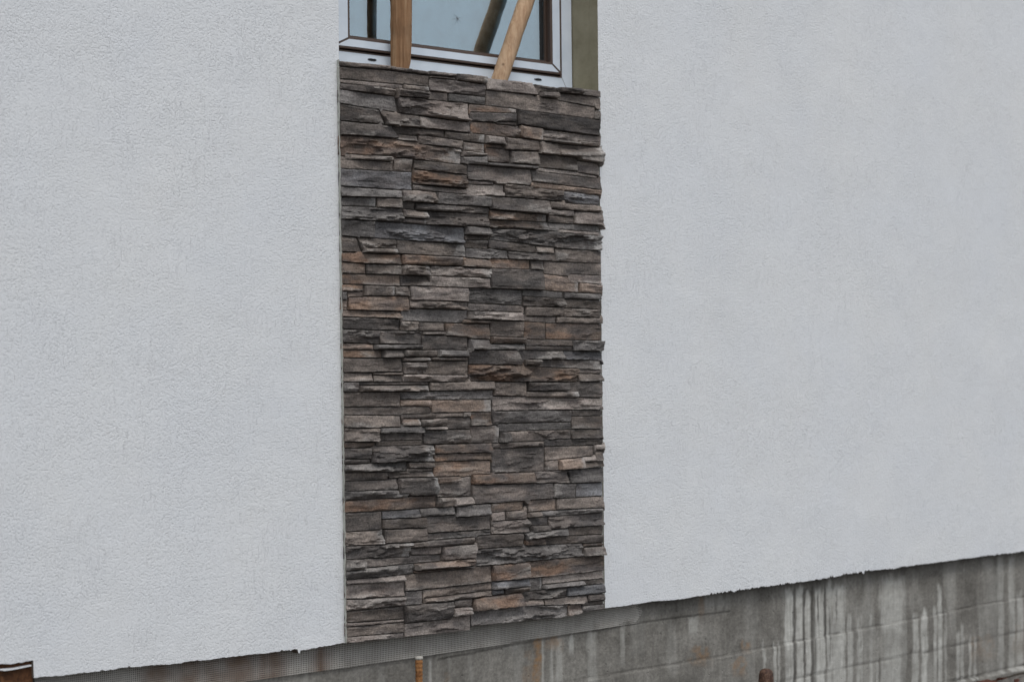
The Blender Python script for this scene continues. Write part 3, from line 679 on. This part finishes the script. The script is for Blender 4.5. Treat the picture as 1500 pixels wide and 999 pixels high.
def films(parent, o, i, y, mg, wav):
    """four mitred strips of film on a ring's face, a brown gap left at the mitres"""
    (a, b_, c_, d_), (e, f, g, h) = o, i
    for quad in (((a + mg, c_), (b_ - mg, c_), (f - mg, g), (e + mg, g)), ((b_, c_ + mg), (b_, d_ - mg), (f, h - mg), (f, g + mg)),
                 ((b_ - mg, d_), (a + mg, d_), (e + mg, h), (f - mg, h)), ((a, d_ - mg), (a, c_ + mg), (e, g + mg), (e, h - mg))):
        bm = bmesh.new(); N = 24; fr_, bk_ = [], []
        for k in range(N + 1):
            s = k / N
            p = [lerp(quad[0][q], quad[1][q], s) for q in (0, 1)]; r2 = [lerp(quad[3][q], quad[2][q], s) for q in (0, 1)]
            for row, yy in ((fr_, y), (bk_, y + .0012)):
                row.append([bm.verts.new((lerp(p[0], r2[0], t) + .0006 * n3(p[0] * 30, p[1] * 30, t), yy + (.0004 * n3(p[0] * 9, p[1] * 9, t * 2) if yy == y else 0),
                                          lerp(p[1], r2[1], t) + wav * n3(p[0] * 12, p[1] * 12, t * 3))) for t in (0, .5, 1)])
        for k in range(N):
            for t in range(2):
                bm.faces.new((fr_[k][t], fr_[k + 1][t], fr_[k + 1][t + 1], fr_[k][t + 1]))
        for e_ in ([fr_[k][0] for k in range(N + 1)], bk_), :
            for k in range(N):
                bm.faces.new((fr_[k][0], bk_[k][0], bk_[k + 1][0], fr_[k + 1][0])); bm.faces.new((fr_[k][2], fr_[k + 1][2], bk_[k + 1][2], bk_[k][2]))
        bm_done(bm, 'film', M_FILM, parent)
frame = ring('frame', (fx0, fx1, fz0, fz1), (ix0, ix1, iz0, iz1), YF, YF + .068, M_BROWN, win)
sash = ring('sash', (ix0 + .004, ix1 - .004, iz0 + .004, iz1 - .004), (gx0, gx1, gz0, gz1), YF - .010, YF + .050, M_BROWN, win, .0025)
films(frame, (fx0 + .0005, fx1 - .0005, fz0, fz1), (ix0 - .006, ix1 + .006, iz0 - .006, iz1 + .006), YF - .0014, .0012, .0006)
films(sash, (ix0 + .012, ix1 - .012, iz0 + .011, iz1 - .012), (gx0 - .009, gx1 + .009, gz0 - .009, gz1 + .009), YF - .0116, .005, .0008)
ring('gasket', (gx0 + .0004, gx1 - .0004, gz0 + .0004, gz1 - .0004), (gx0 + .008, gx1 - .008, gz0 + .008, gz1 - .008), YF + .012, YF + .020, M_GASKET, sash, .001)
box('glass_pane', M_GLASS, sash, gx0 + .001, gx1 - .001, YF + .0205, YF + .0245, gz0 + .001, gz1 - .001)
box('glass_pane', M_GLASS, sash, gx0 + .001, gx1 - .001, YF + .0405, YF + .0445, gz0 + .001, gz1 - .001)
for px, py in ((545, 88), (788, 117)):
    p = at(px, py, YF - .002); bm = bmesh.new()
    vs = [bm.verts.new((p.x + .018 * math.cos(a) * (1 + .1 * n3(a, px)), p.y, p.z + .0042 * math.sin(a) * (1 + .5 * n3(a * 2, px)))) for a in [i * math.tau / 14 for i in range(14)]]
    f = bm.faces.new(vs); bmesh.ops.extrude_face_region(bm, geom=[f]); 
    for v in vs: v.co.y -= .0012
    bm_done(bm, 'drain_slot', M_SLOT, frame)
# dried splash on the pane
p = at(670, 28, YF + .020); bm = bmesh.new()
for k in range(9):
    a = k * 2.4; r0 = .007 + .020 * ((k * 37) % 10) / 10
    d = Vector((math.cos(a), 0, math.sin(a))); nn = Vector((-d.z, 0, d.x)) * .0011
    c_ = Vector(p)
    q = [bm.verts.new(c_ + d * .001 + nn), bm.verts.new(c_ + d * r0 + nn * .3), bm.verts.new(c_ + d * r0 - nn * .3), bm.verts.new(c_ + d * .001 - nn)]
    bm.faces.new(q)
bm_done(bm, 'splash', M_SMUDGE, sash)
# room behind
bm = bmesh.new(); bm_box(bm, -1.6, 3.2, .305, 4.2, ZB + .1, ZB + 3.6)
bmesh.ops.reverse_faces(bm, faces=bm.faces)
ff = [f for f in bm.faces if abs(f.calc_center_median().y - .305) < 1e-4]
bmesh.ops.delete(bm, geom=ff, context='FACES_ONLY')
me = bpy.data.meshes.new('interior_room'); bm.to_mesh(me); bm.free()
tag(link('interior_room', me, M_ROOM), kind='structure')

# ------------------------------------------------------------------ wooden props
def prop(name, mat, p0, p1, sect, lab, wob=.004, seed=0, cut=None, rough=.12):
    """hewn length: section outline (list of (u,v)) swept from p0 to p1 with irregular edges"""
    ax = (p1 - p0).normalized()
    bx = Vector((RM.T @ [1, 0, 0]).tolist()); bx = (bx - ax * bx.dot(ax)).normalized(); by = ax.cross(bx)
    N = 46; V, Fs = [], []; m = len(sect); L = (p1 - p0).length
    for k in range(N + 1):
        s = k / N; c_ = p0 + (p1 - p0) * s
        for i, (u, v) in enumerate(sect):
            g = 1 + rough * n3(s * L * 7, i * .9, seed) + .10 * n3(s * L * 24, i * 1.7, seed + 3)
            uu = u * g + wob * n3(s * L * 3, 0, seed + 8); vv = v * g
            if cut and s * L < .07 and u > 0: uu -= cut * (1 - s * L / .07)
            V.append(tuple(c_ + bx * uu + by * vv - p0))
    for k in range(N):
        for i in range(m):
            j = (i + 1) % m; Fs.append((k * m + i, k * m + j, (k + 1) * m + j, (k + 1) * m + i))
    Fs.append(tuple(range(m))[::-1]); Fs.append(tuple(N * m + i for i in range(m)))
    me = mesh(name, V, Fs); bm = bmesh.new(); bm.from_mesh(me); bmesh.ops.recalc_face_normals(bm, faces=bm.faces); bm.to_mesh(me); bm.free()
    me.polygons.foreach_set('use_smooth', [len(q.vertices) == 4 for q in me.polygons])
    o = link(name, me, mat); o.location = p0
    tag(o, lab, 'prop')
    return o
YP = .078
zs0 = Z_SILL + .002
a0, a1 = at(587.5, 100, YP), at(587, 0, YP)
d = (a1 - a0) / (a1.z - a0.z)
pa0 = a0 + d * (zs0 - a0.z); pa1 = a0 + d * (Z_TOP - .01 - a0.z)
prop('wooden_slab', M_SLAB, pa0, pa1, [(-.035, -.002), (-.031, -.009), (-.012, -.013), (.012, -.0155), (.020, -.014), (.034, -.003), (.034, .007), (.028, .010), (-.032, .010)],
     'orange-brown rough wooden slab propped upright before the window glass', .0015, 2, .016, .2)
b0, b1 = at(731, 118, YP), at(771, 0, YP)
d = (b1 - b0) / (b1.z - b0.z)
pb0 = b0 + d * (zs0 + .004 - b0.z)
tt = (XR - .035 - pb0.x) / d.x; pb1 = pb0 + d * min(tt, Z_TOP - .02 - pb0.z)
prop('wooden_batten', M_BATTEN, pb0, pb1, [(-.026, -.014), (-.014, -.025), (.014, -.025), (.026, -.012), (.027, .014), (.016, .025), (-.016, .025), (-.027, .012)],
     'pale tan wooden batten leaning diagonally across the window', .0008, 5, None, .05)

# ------------------------------------------------------------------ small things at the foot of the wall
bd = at(48.3, 985, .02).x
bm = bmesh.new(); N = 40; rows = []
for k in range(N + 1):
    x = lerp(-2.3, bd - .004, k / N); zt = ZB + .105 + .004 * n3(x * 20, 1)
    y = .014 + .004 * n3(x * 12, 3)
    rows.append([bm.verts.new((x, y + .004 * n3(x * 15, t * 4, 2), lerp(-.02, zt, t))) for t in [i / 12 for i in range(13)]] + [bm.verts.new((x, .040, zt)), bm.verts.new((x, .040, -.02))])
for k in range(N):
    for i in range(len(rows[0])):
        j = (i + 1) % len(rows[0]); bm.faces.new((rows[k][i], rows[k + 1][i], rows[k + 1][j], rows[k][j]))
bm.faces.new(rows[0][::-1]); bm.faces.new(rows[-1])
tag(bm_done(bm, 'brown_board', M_BOARD, None, 0, False), 'rough dark brown board against the foundation at the notched stucco corner', 'board')

def lathe(bm, prof, seg, c_, jit=0, seed=0):
    rings = []
    for r, z in prof:
        rings.append([bm.verts.new((c_[0] + r * (1 + jit * n3(math.cos(a) * 2, math.sin(a) * 2, z * 30 + seed)) * math.cos(a), c_[1] + r * (1 + jit * n3(math.cos(a) * 2, math.sin(a) * 2, z * 30 + seed)) * math.sin(a), z)) for a in [i * math.tau / seg for i in range(seg)]])
    for r0, r1 in zip(rings, rings[1:]):
        for i in range(seg): bm.faces.new((r0[i], r0[(i + 1) % seg], r1[(i + 1) % seg], r1[i]))
    bm.faces.new(rings[0][::-1]); bm.faces.new(rings[-1])
q = at(613.5, 961, -.10)
rb = empty('rebar_stake', (q.x, -.10, 0)); tag(rb, 'orange rusty steel rod with pale crusted tip below the stone panel', 'steel rod')
bm = bmesh.new(); prof = []; z = -.15
while z < q.z - .012:
    ribz = (z * 1000) % 13 < 3.5
    prof.append((.0125 if ribz else .0112, z)); z += .0033
prof.append((.0112, q.z - .010)); lathe(bm, prof, 14, (q.x, -.10), .10, 3)
bm_done(bm, 'rod', M_RUST, rb, 0, True)
bm = bmesh.new(); lathe(bm, [(.0116, q.z - .0098), (.0128, q.z - .006), (.012, q.z - .001), (.007, q.z + .001)], 14, (q.x, -.10), .25, 6)
bm_done(bm, 'cement_tip', M_PALE, rb, 0, True)
q = at(1122, 979, -.14)
bm = bmesh.new(); lathe(bm, [(.031, -.1), (.030, q.z - .07), (.028, q.z - .045), (.025, q.z - .022), (.022, q.z - .008), (.013, q.z - .001), (.005, q.z)], 18, (q.x, -.14), .22, 2)
o = bm_done(bm, 'rusty_post', M_RUSTD, None, 0, True); tag(o, 'dark rusty brown round-topped post before lime-streaked concrete', 'post')

def lump(name, mat, c_, size, seed, label, cat, boxy=.5, rz=0.0):
    bm = bmesh.new(); bmesh.ops.create_cube(bm, size=1.0); bmesh.ops.subdivide_edges(bm, edges=bm.edges[:], cuts=5, use_grid_fill=True)
    for v in bm.verts:
        s = v.co.copy(); sph = s.normalized() * .62
        k = s.lerp(sph, 1 - boxy); k *= 1 + .22 * fbm(k.x * 2 + seed, k.y * 2, k.z * 2, 3)
        v.co = Vector((k.x * size[0], k.y * size[1], k.z * size[2]))
    o = bm_done(bm, name, mat, None, 0, boxy < .6); o.location = c_; o.rotation_euler = (.15, .1, rz)
    return tag(o, label, cat)
for k, (px, py, sz, m_, nm, lab, cat) in enumerate([
    (1452, 996, (.16, .09, .06), M_BRICK, 'brick_fragment', 'broken reddish brick piece beside the rough footing edge', 'brick'),
    (1484, 991, (.13, .09, .07), M_BRICK, 'brick_fragment', 'smaller broken red brick piece lying farther along the footing', 'brick'),
    (1497, 998, (.20, .14, .08), M_CLOUDY, 'rubble_lump', 'dark grey rubble lump among the brick pieces', 'rubble')]):
    p = at(px, py, -.10 - .03 * k)
    lump(nm, m_, (p.x, -.10 - .03 * k, -.012), sz, k * 9 + 1, lab, cat, .75 if m_ is M_BRICK else .3, .3 + k)
